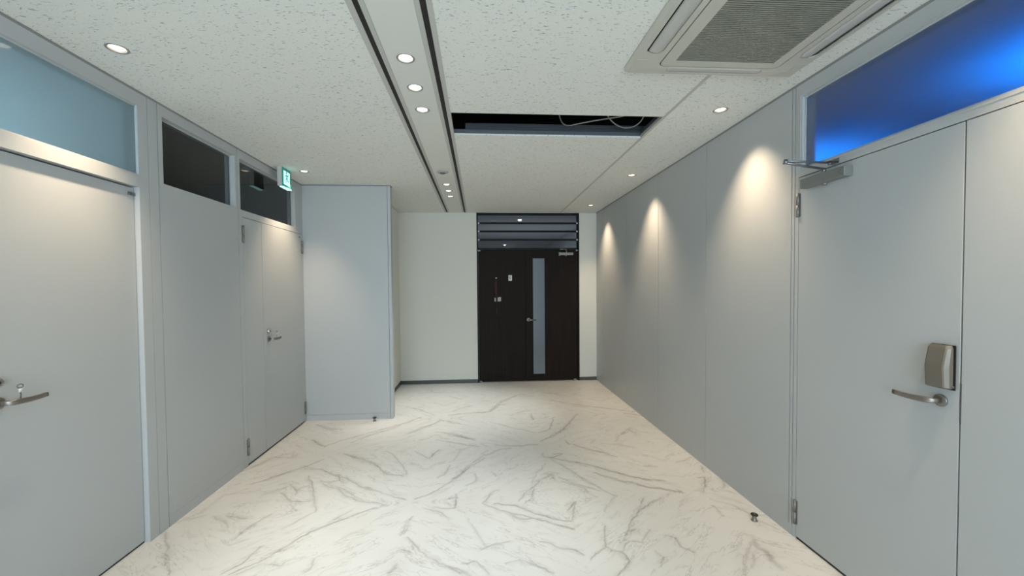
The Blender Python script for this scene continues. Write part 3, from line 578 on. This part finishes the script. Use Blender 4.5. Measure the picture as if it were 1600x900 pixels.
obj('door_gap_dark', B(XL-.046, XL-.036, 3.675, 4.86, 0, 2.14), 'groove', t)  # dark sheet added behind the leaves to colour their gaps as shade
hinge(t, XL, 1, 3.681, 1.917, 2.059); hinge(t, XL, 1, 3.681, .094, .233)
hinge(t, XL, 1, 4.851, 1.917, 2.059); hinge(t, XL, 1, 4.851, .094, .233)
m = MB(); m.box(XL, XL+.008, 4.775, 4.80, 2.090, 2.100); obj('pivot_plate', m, 'darksteel', t)
lever(t, XL, 1, 4.070, 1.048, 1, .130)
cylinder_lock(t, XL, 1, 4.066, 1.125, .0235)
key(XL+.0545, 1, 4.118, 1.0580, 'small key standing on the lever of the left double door')

# ---- door_3: flush double door on the right
t = thing('door_3', (XR, 1.70, 0), 'flush grey double door at the right edge under the blue transom', kind='structure')
mb = MB()
W4 = (1.06, 2.322, 2.195, 2.612)
mb.box(XR, XR+.012, 2.3425, 2.371-G/2, 0, 2.152); mb.box(XR, XR+.012, 1.0+G/2, 1.048, 0, 2.152)
around(mb, 1.0+G/2, 2.371-G/2, 2.152, H-.014, W4, XR, XR+.012)
mb.box(XR+.012, XR+PT, 2.3425, 2.371, 0, 2.16); mb.box(XR+.012, XR+PT, 1.0, 1.048, 0, 2.16); mb.box(XR+.012, XR+PT, 1.0, 2.371, 2.152, 2.193)
mb.box(XR+.012, XR+PT, 1.0, 2.371, 2.614, H-.016); mb.box(XR+.012, XR+PT, 1.0, 1.058, 2.19, 2.614); mb.box(XR+.012, XR+PT, 2.324, 2.371, 2.19, 2.614)
frame_x(mb, XR-.0025, XR+.001, 1.046, 2.340, 2.183, 2.626, .010)
obj('door_frame', mb, 'frame', t)
obj('door_leaf', B(XR, XR+.036, 1.5035, 2.3385, .016, 2.1475), 'panel', t, bevel=.0008)
obj('door_leaf', B(XR, XR+.036, 1.052, 1.4965, .016, 2.1475), 'panel', t, bevel=.0008)
obj('door_gap_dark', B(XR+.006, XR+.046, 1.052, 2.339, 0, .017), 'rubber', t)  # added black strip in place of the shade under the leaves
obj('door_gap_dark', B(XR+.036, XR+.046, 1.045, 2.345, 0, 2.155), 'groove', t)  # added dark backing, its colour stands for shade in the leaf gaps
hinge(t, XR, -1, 2.341, 1.921, 2.056)
hinge(t, XR, -1, 2.341, .090, .231)
lever(t, XR, -1, 1.566, 1.046, 1, .148)
obj('latch_strip', B(XR-.0012, XR+.002, 1.4945, 1.4975, .97, 1.13), 'darksteel', t)
# electronic lock: wedge-shaped cover on a black back plate
e = obj('electronic_lock', (lambda m: m)(MB().loft([
    [(XR-.004, y, z) for y, z in ((1.512, 1.098), (1.598, 1.098), (1.598, 1.276), (1.512, 1.276))],
    [(XR-.010, y, z) for y, z in ((1.510, 1.097), (1.600, 1.097), (1.600, 1.277), (1.510, 1.277))]], smooth=False)), 'rubber', t, bevel=.002)
m = MB()
ya, yb = 1.517, 1.603
prof = [(1.101, .030), (1.106, .040), (1.185, .045), (1.195, .0445), (1.262, .031), (1.275, .024)]     # z, stand-off
rings = []
for z, d in prof:
    ins = .004 if z in (1.101, 1.275) else 0
    rings.append([(XR-.009, ya+ins, z), (XR-d*.6, ya+ins+.001, z), (XR-d+.003, ya+ins+.008, z), (XR-d, ya+ins+.013, z), (XR-d, yb-ins-.013, z), (XR-d+.003, yb-ins-.006, z), (XR-d*.6, yb-ins-.001, z), (XR-.009, yb-ins, z)])
m.loft(rings, smooth=False)
obj('lock_cover', m, 'lock', e, bevel=.0022)
m = MB(); m.cyl((XR-.012, 1.512, 1.112), (XR-.012, 1.5165, 1.112), .004); 
obj('lock_button', m, 'darksteel', e)
# door closer with its folded arm
c = obj('door_closer', B(XR-.048, XR-.001, 1.985, 2.275, 2.068, 2.120), 'closer', t, bevel=.004)
m = MB(); m.cyl((XR-.025, 2.13, 2.056), (XR-.025, 2.13, 2.069), .012); m.box(XR-.0495, XR-.0475, 1.985, 2.02, 2.071, 2.117)
obj('closer_valve', m, 'closer', c)
m = MB()
for y, z in ((1.993, 2.110), (1.993, 2.080), (2.006, 2.102), (2.006, 2.085), (2.018, 2.094)): m.cyl((XR-.0485, y, z), (XR-.0505, y, z), .0032, 10)
obj('closer_screw', m, 'groove', c)
m = MB(); m.cyl((XR-.040, 2.118, 2.119), (XR-.040, 2.118, 2.140), .010)
m.sweep([(XR-.036, 2.116, 2.137), (1.70, 2.092, 2.145), (1.575, 2.066, 2.150)], [.011, .010, .009], .0042, 8)
m.cyl((1.582, 2.064, 2.144), (1.582, 2.064, 2.168), .009)
obj('closer_arm', m, 'darksteel', c)
m = MB(); m.sweep([(1.575, 2.064, 2.160), (1.72, 2.080, 2.162), (1.843, 2.090, 2.163)], [.008, .0085, .010], .0042, 8)
m.cyl((1.845, 2.090, 2.153), (1.845, 2.090, 2.169), .008); m.box(1.830, XR-.0005, 2.068, 2.110, 2.167, 2.170); m.box(XR-.004, XR-.0005, 2.068, 2.110, 2.156, 2.182)
obj('closer_link', m, 'darksteel', c)

# ---- door_4: dark wooden double door in the back wall
t = thing('door_4', (.778, YB, 0), 'dark brown wooden double door with tall frosted strip, far end', kind='structure')
mb = MB()
mb.box(DX0, DX0+.022, YB-.004, YB+.1, 0, H-.004); mb.box(DX1-.022, DX1, YB-.004, YB+.1, 0, H-.004)
mb.box(DX0, DX1, YB-.004, YB+.1, 2.106, 2.138); mb.box(DX0, DX1, YB-.004, YB+.1, 2.668, H-.004)
obj('door_frame', mb, 'blackframe', t)
LY = YB+.012; SX = .728
obj('door_leaf', B(DX0+.025, SX-.002, LY, LY+.04, .010, 2.102), 'wood', t, bevel=.001)
m = MB(); m.box(SX+.002, .843, LY, LY+.04, .010, 2.102); m.box(1.045, DX1-.025, LY, LY+.04, .010, 2.102)
m.box(.843, 1.045, LY, LY+.04, .010, .111); m.box(.843, 1.045, LY, LY+.04, 1.980, 2.102)
lf = obj('door_leaf', m, 'wood', t)
obj('glass_strip', B(.844, 1.044, LY+.010, LY+.016, .112, 1.979), 'glass_strip', lf)
m = MB(); 
for a, b, c1, d1 in ((.842, .850, .111, 1.980), (1.038, 1.046, .111, 1.980), (.850, 1.038, .111, .117), (.850, 1.038, 1.974, 1.980)): m.box(a, b, LY-.003, LY+.01, c1, d1)
obj('glazing_bead', m, 'blackframe', lf)
m = MB(); m.lathe((.775, LY, .995), (0, -1, 0), [(.031, 0), (.032, .004), (.030, .009), (.014, .010)], 32); obj('handle_rose', m, 'steel', t)
m = MB(); m.sweep([(.775, LY-.008, .995), (.775, LY-.045, .995), (.783, LY-.056, .995), (.81, LY-.058, .993), (.89, LY-.052, .990)], [.010, .010, .009, .0085, .008], [.010, .010, .011, .012, .011], 12, up=(0, 0, 1), power=.7)
obj('door_lever', m, 'steel', t)
m = MB(); m.cyl((.775, LY-.010, .995), (.775, LY-.013, .995), .006); obj('keyhole', m, 'rubber', t)
c = obj('door_closer', B(1.268, 1.496, LY-.050, LY, 2.020, 2.062), 'closer', t, bevel=.003)
m = MB(); m.cyl((1.38, LY-.03, 2.005), (1.38, LY-.03, 2.022), .013); m.box(1.262, 1.285, LY-.052, LY, 2.012, 2.066); obj('closer_valve', m, 'closer', c)
m = MB(); m.cyl((1.385, LY-.035, 2.06), (1.385, LY-.035, 2.092), .008); m.sweep([(1.385, LY-.035, 2.088), (1.36, LY-.12, 2.105)], .010, .003, 8); m.sweep([(1.36, LY-.12, 2.110), (1.30, LY-.030, 2.115)], .009, .003, 8); m.box(1.285, 1.335, LY-.032, LY-.016, 2.108, 2.124)
obj('closer_arm', m, 'closer', c)
for x, z in ((DX0+.035, 2.100), (DX1-.035, 2.100), (DX0+.045, .016), (DX1-.075, .016)):
    m = MB(); m.box(x-.022, x+.022, LY-.016, LY, z-.012, z+.012); m.cyl((x-.014, LY-.018, z-.014), (x-.014, LY-.018, z+.014), .008)
    obj('pivot_hinge', m, 'closer', t, bevel=.001)
# transom over the dark door: glass behind three black bars
t = thing('window_5', (.778, YB, 2.14), 'smoky transom above the dark door with three black bars', kind='structure')
obj('pane', B(DX0+.022, DX1-.022, YB+.045, YB+.051, 2.138, 2.668), 'glass_smoke', t)
for z in (2.532, 2.402, 2.268):
    b = obj('security_bar', B(DX0+.040, DX1-.040, YB+.004, YB+.018, z-.015, z+.015), 'blackframe', t, bevel=.002)
    for x in (DX0+.034, DX1-.034):
        m = MB(); m.box(x-.012, x+.012, YB+.001, YB+.020, z-.010, z+.010); m.cyl((x, YB+.001, z), (x, YB-.004, z), .006)
        obj('bar_bracket', m, 'whiteplastic', b)

# ================================================================== THINGS ON THE DARK DOOR
m = MB(); m.box(.458, .513, LY-.004, LY-.0005, 1.620, 1.708)
k = obj('door_sticker', m, 'whiteplastic', bevel=.0012); tag(k, 'small white rectangular sticker with a dark curved mark on the dark door', 'sticker')
m = MB(); arc = [(.486+.013*math.cos(a), LY-.0048, 1.667+.020*math.sin(a)) for a in [math.radians(d) for d in range(60, 330, 18)]]
m.sweep(arc, .0045, .0008, 6, up=(0, 1, 0)); m.sweep([(.497, LY-.0048, 1.655), (.488, LY-.0048, 1.672)], .004, .0008, 6, up=(0, 1, 0))
obj('printed_mark', m, 'groove', k)
t = thing('hanging_strap', (.262, LY, 1.10), 'dark red strap hanging from a white hook on the dark door', 'strap')
m = MB(); m.lathe((.262, LY, 1.664), (0, -1, 0), [(.012, 0), (.012, .003), (.006, .006), (.006, .014), (.010, .018), (.009, .021)], 20); obj('hook', m, 'whiteplastic', t)
m = MB(); m.sweep([(.262, LY-.014, 1.655), (.256, LY-.013, 1.58), (.258, LY-.012, 1.46), (.268, LY-.018, 1.32), (.268, LY-.016, 1.22)], [.014, .024, .022, .013, .009], .004, 10, up=(0, 1, 0)); obj('red_band', m, 'darkred', t)
m = MB(); m.sweep([(.268, LY-.016, 1.22), (.266, LY-.014, 1.15), (.272, LY-.012, 1.08)], [.010, .007, .006], .003, 8, up=(0, 1, 0)); obj('tail', m, 'rubber', t)
m = MB(); m.box(.232, .330, LY-.009, LY-.0005, 1.292, 1.352); m.box(.292, .336, LY-.012, LY-.008, 1.296, 1.360)
k = obj('door_latch', m, 'greyplastic', bevel=.002); tag(k, 'small pale grey latch plate behind the dark red strap', 'latch')

# ================================================================== DOWNLIGHTS
def downlight(name, x, y, label, cat, group, lens, power, col, size, blend, r=HR, rad=.03, tilt=0):
    t = thing(name, (x, y, H), label, cat, group)
    m = MB(); m.lathe((x, y, H+.001), (0, 0, -1), [(r-.0035, -.012), (r-.0035, 0), (r-.002, .003), (r+.005, .0035), (r+.0065, .0015), (r+.0065, 0)], 40, cap=False)
    obj('trim_ring', m, 'lampring', t)
    m = MB(); m.lathe((x, y, H), (0, 0, 1), [(r-.0036, -.001), (r-.0055, .006), (r-.008, .014)], 40, cap=False)
    obj('reflector', m, 'reflector', t)
    m = MB(); m.lathe((x, y, H+.006), (0, 0, 1), [(r-.0085, .003), (r-.0085, .0), (r-.013, -.0035), (r-.024, -.0055), (0.001, -.006)], 40)
    obj('lamp_lens', m, lens, t)
    l = bpy.data.lights.new('downlight_lamp', 'SPOT'); l.energy = power; l.color = col; l.spot_size = math.radians(size); l.spot_blend = blend; l.shadow_soft_size = rad
    o = bpy.data.objects.new('downlight_lamp', l); o.location = (0, 0, -.008); o.rotation_euler = (0, math.radians(tilt), 0); COL.objects.link(o); o.parent = t
    return t
def dup(root, loc, label, group=None):
    r = root.copy(); COL.objects.link(r); r.location = loc; r['label'] = label
    if group: r['group'] = group
    for ch in list(root.children):
        c = ch.copy(); COL.objects.link(c); c.parent = r
        for g in ch.children:
            d = g.copy(); COL.objects.link(d); d.parent = c
    return r
g1 = 'white downlights in the ceiling channel'
lab = ['nearest of the three front downlights in the ceiling channel', 'middle of the three front downlights in the ceiling channel', 'farthest of the three front downlights in the ceiling channel',
       'nearest of the three far downlights past the ceiling speaker', 'middle of the three far downlights past the ceiling speaker', 'last downlight in the channel before the dark door',
       ]
d0 = downlight('downlight', XT, TRIO[0], lab[0], 'downlight', g1, 'lens', P_TRIO, L_WHITE, 64, .85)
for i, y in enumerate(TRIO[1:], 1): dup(d0, (XT, y, H), lab[i] if i < 6 else 'white downlight in the ceiling channel above and behind the camera'+['', ', nearest of its three', ', middle of its three', ', rearmost of its three'][i-5])
g2 = 'warm downlights along the walls'
w0 = downlight('downlight', WR[0][0], WR[0][1], 'warm downlight beside the ceiling cassette, near the right wall', 'downlight', g2, 'lenswarm', P_WASH, L_WARM, 84, 1.0, rad=.03, tilt=-7)
for (x, y), s in zip(WR[1:], ['middle of the three warm downlights along the right wall', 'farthest warm downlight by the right wall, near the dark door', 'warm downlight by the right wall above the blue window', 'warm downlight by the right wall behind the camera']): dup(w0, (x, y, H), s)
for (x, y), s in zip(WL, ['warm downlight at upper left above the single door', 'warm downlight beside the exit sign', 'warm downlight by the left wall behind the camera']):
    for c in dup(w0, (x, y, H), s).children:
        if c.type == 'LIGHT': c.rotation_euler = (0, math.radians(7), 0)

for y, s in ((7.43, 'nearer downlight seen through the transom above the dark door'), (11.9, 'farther downlight seen through the lowest transom gap above the dark door')):
    q = dup(w0, (.725, y, H), s, 'downlights in the lobby beyond the dark door')
    for c in q.children:
        if c.type == 'LIGHT': c.data = c.data.copy(); c.data.energy = 12.0; c.data.color = (.9, .95, 1.0)
        elif c.name.startswith('lamp_lens'): c.data = c.data.copy(); c.data.materials[0] = M['lenslobby']
# ================================================================== CEILING FITTINGS
t = thing('ceiling_speaker', (XT+.002, 4.30, H), 'round grey ceiling sounder on a white plate in the channel', 'speaker')
obj('mounting_plate', B(XT-.092, XT+.106, 4.16, 4.50, H-.0025, H-.0012), 'whiteplastic', t)
m = MB(); m.lathe((XT+.002, 4.30, H-.002), (0, 0, -1), [(.060, 0), (.060, .004), (.052, .010), (.030, .013)], 36); obj('housing', m, 'greyplastic', t)
m = MB(); m.lathe((XT+.002, 4.30, H-.0145), (0, 0, -1), [(.030, 0), (.028, .004), (.015, .010)], 28); obj('sensor', m, 'groove', t)

# ceiling cassette air conditioner
cx_, cy_ = 1.265, 1.770; hs = .478; ZB = H-.027
t = thing('air_conditioner', (cx_, cy_, H), 'large beige four-way ceiling cassette air conditioner at upper right', 'air conditioner')
bm_ = MB()
def rrect(cx, cy, hx, hy, r, z, n=6):
    pts = []
    for sx, sy, a0 in ((1, 1, 0), (-1, 1, 90), (-1, -1, 180), (1, -1, 270)):
        for i in range(n+1):
            a = math.radians(a0+90*i/n); pts.append((cx+sx*(hx-r)+r*math.cos(a), cy+sy*(hy-r)+r*math.sin(a), z))
    return pts
# body shell: outer lip, sloping flange, flat underside with a recess for the flaps and grille
def ringrect(mb, outer, inner):
    n = len(outer); mb.add(outer+inner, [(i, (i+1) % n, n+(i+1) % n, n+i) for i in range(n)])
GX, GY = .320, .380
shell = MB()
shell.loft([rrect(cx_, cy_, hs, hs, .030, H-.001), rrect(cx_, cy_, hs, hs, .030, H-.010), rrect(cx_, cy_, hs-.006, hs-.006, .026, H-.016), rrect(cx_, cy_, hs-.020, hs-.020, .020, ZB)], cap=False, smooth=False)
flat_holes = []
def hole(cx, cy, hx, hy, r): flat_holes.append((cx, cy, hx, hy, r))
FL = {'left': (cx_-.396+.0, cy_, .042, .268), 'right': (cx_+.396, cy_, .042, .268), 'front': (cx_, cy_+.414, .262, .026), 'rear': (cx_, cy_-.414, .262, .026)}
bm = bmesh.new(); es = []
def ring2(pts):
    vs = [bm.verts.new(p) for p in pts]
    for i in range(len(vs)): es.append(bm.edges.new((vs[i], vs[(i+1) % len(vs)])))
ring2(rrect(cx_, cy_, hs-.020, hs-.020, .020, ZB))
ring2(rrect(cx_, cy_, GX+.005, GY+.005, .034, ZB))
for k_, (a, b_, c_, d_) in FL.items(): ring2(rrect(a, b_, c_, d_, min(c_, d_)*.75, ZB))
bmesh.ops.triangle_fill(bm, use_beauty=True, use_dissolve=False, edges=es)
r_ = bmesh.ops.extrude_face_region(bm, geom=list(bm.faces)); bmesh.ops.translate(bm, verts=[q for q in r_['geom'] if isinstance(q, bmesh.types.BMVert)], vec=(0, 0, .006))
bm.verts.ensure_lookup_table(); bm.faces.ensure_lookup_table(); bm.verts.index_update()
shell.add([q.co[:] for q in bm.verts], [[w.index for w in f.verts] for f in bm.faces]); bm.free()
obj('panel', shell, 'ac', t)
obj('recess', (lambda m: (m.box(cx_-hs+.03, cx_+hs-.03, cy_-hs+.03, cy_+hs-.03, H-.008, H-.004), m)[1])(MB()), 'acdark', t)
gf = MB(); gi = (.262, .330)
bm = bmesh.new(); es = []
ring2(rrect(cx_, cy_, GX-.001, GY-.001, .032, ZB-.0005)); ring2(rrect(cx_+.008, cy_, gi[0], gi[1], .004, ZB-.0005))
bmesh.ops.triangle_fill(bm, use_beauty=True, use_dissolve=False, edges=es)
r_ = bmesh.ops.extrude_face_region(bm, geom=list(bm.faces)); bmesh.ops.translate(bm, verts=[q for q in r_['geom'] if isinstance(q, bmesh.types.BMVert)], vec=(0, 0, .010))
bm.verts.ensure_lookup_table(); bm.verts.index_update()
gf.add([q.co[:] for q in bm.verts], [[w.index for w in f.verts] for f in bm.faces]); bm.free()
gp = obj('grille_frame', gf, 'ac', t)
m = MB(); y = cy_-gi[1]
while y < cy_+gi[1]-.004:
    m.box(cx_+.008-gi[0], cx_+.008+gi[0], y+.0015, y+.0078, ZB+.0005, ZB+.0035); y += .0125
for x in (-.13, 0, .13): m.box(cx_+.008+x-.001, cx_+.008+x+.001, cy_-gi[1], cy_+gi[1], ZB+.0045, ZB+.009)
obj('intake_grille', m, 'acgrille', t)
for k_, (a, b_, c_, d_) in FL.items():
    m = MB(); n = 9; s_ = .0045
    if k_ in ('left', 'right'):
        for i in range(n): pass
        sg = 1 if k_ == 'left' else -1
        prof = [(-1, .006), (-.5, -.0005), (0, -.003), (.5, -.003), (1, .0)]
        rings = []
        for yy, sc in ((-1, .80), (-.97, .95), (-.9, 1), (.9, 1), (.97, .95), (1, .80)):
            rings.append([(a+sg*.0045+sg*q*(c_-.008)*sc, b_+yy*(d_-s_), ZB+h) for q, h in prof]+[(a+sg*.0045+sg*q*(c_-.008)*sc, b_+yy*(d_-s_), ZB+h+.003) for q, h in prof[::-1]])
        m.loft(rings)
    else:
        sg = 1 if k_ == 'front' else -1
        prof = [(-1, .0), (-.5, .0002), (0, .0004), (.5, .0008), (1, .0012)]; rings = []
        for xx, sc in ((-1, .78), (-.97, .95), (-.9, 1), (.9, 1), (.97, .95), (1, .78)):
            rings.append([(a+xx*(c_-.003), b_+sg*q*(d_-.0025)*sc, ZB+h) for q, h in prof]+[(a+xx*(c_-.003), b_+sg*q*(d_-.0025)*sc, ZB+h+.003) for q, h in prof[::-1]])
        m.loft(rings)
    obj('air_flap', m, 'acflap', t)
for sx in (-1, 1):
    for sy in (-1, 1):
        x0_, x1_ = cx_+sx*(hs-.022), cx_+sx*.335; y0_, y1_ = cy_+sy*(hs-.022), cy_+sy*.340
        m = MB(); m.box(min(x0_, x1_), max(x0_, x1_), min(y0_, y0_-sy*.06), max(y0_, y0_-sy*.06), ZB-.0012, ZB+.001)
        m.box(min(x0_, x0_-sx*.055), max(x0_, x0_-sx*.055), min(y0_-sy*.06, y0_-sy*.13), max(y0_-sy*.06, y0_-sy*.13), ZB-.0012, ZB+.001)
        obj('corner_cover', m, 'ac', t)

# exit sign: box under the ceiling, lit face turned to the corridor
t = thing('exit_sign', (-1.91, 4.26, H), 'small green and white lit exit sign with a running figure, upper left', 'exit sign')
SX0, SX1, SY0, SY1, SZ0, SZ1 = -1.932, -1.885, 4.165, 4.352, 2.508, H-.001
obj('housing', B(SX0, SX1-.004, SY0, SY1, SZ0+.008, SZ1), 'signbody', t, bevel=.004)
obj('sign_panel', B(SX1-.004, SX1, SY0+.003, SY1-.003, SZ0+.008, SZ1-.004), 'signgreen', t)
pw = B(SX1, SX1+.0008, SY0+.030, SY1-.028, SZ0+.030, SZ1-.028); wp = obj('white_field', pw, 'signwhite', t)
m = MB(); fx = SX1+.0014; cy0 = 4.262; 
def limb(pts, w): m.sweep([(fx, cy0+a*.9, 2.615+b*.9) for a, b in pts], w, .0006, 6, up=(1, 0, 0))
m.lathe((fx, cy0-.012, 2.615+.042), (1, 0, 0), [(.011, 0), (.011, .0006)], 16)
limb([(-.006, .028), (.004, -.006)], .011); limb([(-.004, .022), (-.034, .016), (-.044, -.004)], .0045); limb([(-.002, .022), (.026, .018), (.034, .034)], .0045)
limb([(.002, -.006), (-.022, -.026), (-.020, -.058)], .006); limb([(.006, -.006), (.020, -.034), (.046, -.040)], .006)
obj('running_figure', m, 'signgreen', wp)
m = MB(); m.box(SX0+.012, SX1+.002, SY0+.02, SY1+.003, SZ0, SZ0+.009); obj('light_strip', m, 'signwhite', t, bevel=.001)

# inside the opening of the missing ceiling board
k = obj('steel_channel', (lambda m: (m.box(GX0-.3, GX1+.3, GY1+.001, GY1+.004, H+.013, H+.040), m.box(GX0-.3, GX1+.3, GY1-.010, GY1+.004, H+.037, H+.040), m)[3-1])(MB()), 'galv')
tag(k, 'low grey steel channel along the far edge of the ceiling opening', 'channel', 'steel channels in the ceiling void')
m = MB(); m.box(-.10, GX1+.3, GY1+.035, GY1+.038, H+.055, H+.098); m.box(-.10, GX1+.3, GY1+.015, GY1+.038, H+.052, H+.055); m.box(-.10, GX1+.3, GY1+.015, GY1+.038, H+.095, H+.098); m.box(-.10, GX1+.3, GY1+.026, GY1+.035, H+.074, H+.078)
k = obj('steel_channel', m, 'galv'); tag(k, 'higher set-back grey steel channel behind the ceiling opening edge', 'channel', 'steel channels in the ceiling void')
k = obj('steel_channel', (lambda m: (m.box(GX1+.006, GX1+.009, GY0-.25, GY1, H+.022, H+.055), m.box(GX1-.006, GX1+.009, GY0-.25, GY1, H+.019, H+.022), m)[2])(MB()), 'galv')
tag(k, 'short grey steel channel along the right edge of the ceiling opening', 'channel', 'steel channels in the ceiling void')
def catmull(P, n=8):
    P = [Vector(p) for p in P]; Q = [P[0]*2-P[1]]+P+[P[-1]*2-P[-2]]; out = []
    for i in range(1, len(Q)-2):
        for j in range(n):
            t_ = j/n; a, b, c, d = Q[i-1], Q[i], Q[i+1], Q[i+2]
            out.append(.5*((2*b)+(c-a)*t_+(2*a-5*b+4*c-d)*t_*t_+(3*b-a-3*c+d)*t_**3))
    return out+[P[-1]]
k = obj('cable', MB().tube(catmull([(.62, 3.245, 2.95), (.64, 3.245, 2.83), (.685, 3.232, 2.775), (.768, 3.16, 2.763), (.86, 3.08, 2.754), (.942, 3.0, 2.740), (1.032, 2.92, 2.730), (1.12, 2.82, 2.738), (1.2, 2.66, 2.76)]), .005), 'cable')
tag(k, 'grey cable running slantwise across the ceiling opening', 'cable', 'cables in the ceiling opening')
k = obj('cable', MB().tube(catmull([(.90, 2.98, 3.34), (.91, 2.985, 2.95), (.932, 3.01, 2.80), (.991, 3.08, 2.758), (1.082, 3.16, 2.747), (1.156, 3.2, 2.752), (1.214, 3.17, 2.760), (1.225, 3.06, 2.772), (1.222, 3.0, 2.85), (1.22, 2.99, 3.34)]), .0045), 'cable')
tag(k, 'grey cable sagging in a loop at the right of the ceiling opening', 'cable', 'cables in the ceiling opening')
for x, y, s in ((-.145, 3.02, 'thin hanger rod at the left end of the ceiling opening'), (-.085, 2.93, 'thin hanger rod near the front left of the ceiling opening')):
    m = MB(); m.cyl((x, y, 2.775 if x < -.1 else 2.735+.05), (x, y, 3.36), .0045, 10); 
    m.cyl((x, y, 2.78), (x, y, 2.79), .009, 6)
    k = obj('hanger_rod', m, 'galv'); tag(k, s, 'rod', 'hanger rods in the ceiling void')

# ================================================================== DOOR STOPS
def stop(x, y, label):
    t = thing('door_stop', (x, y, 0), label, 'door stop', 'floor door stops')
    m = MB(); m.lathe((x, y, 0), (0, 0, 1), [(.020, 0), (.020, .002), (.0165, .004), (.0135, .012), (.0125, .024), (.0145, .034)], 32); obj('base', m, 'steel', t)
    m = MB(); m.lathe((x, y, .033), (0, 0, 1), [(.018, 0), (.0215, .002), (.0218, .007), (.019, .0105), (.009, .011)], 32); c = obj('rubber_cap', m, 'rubber', t)
    m = MB(); m.lathe((x, y, .0435), (0, 0, 1), [(.006, 0), (.0055, .0012), (.002, .0018)], 16); obj('screw', m, 'steel', c)
    return t
s0 = stop(1.757, 2.54, 'round black-topped steel door stop on the floor near the right door')
dup(s0, (-1.215, 4.815, 0), 'round black-topped steel door stop against the grey partition')
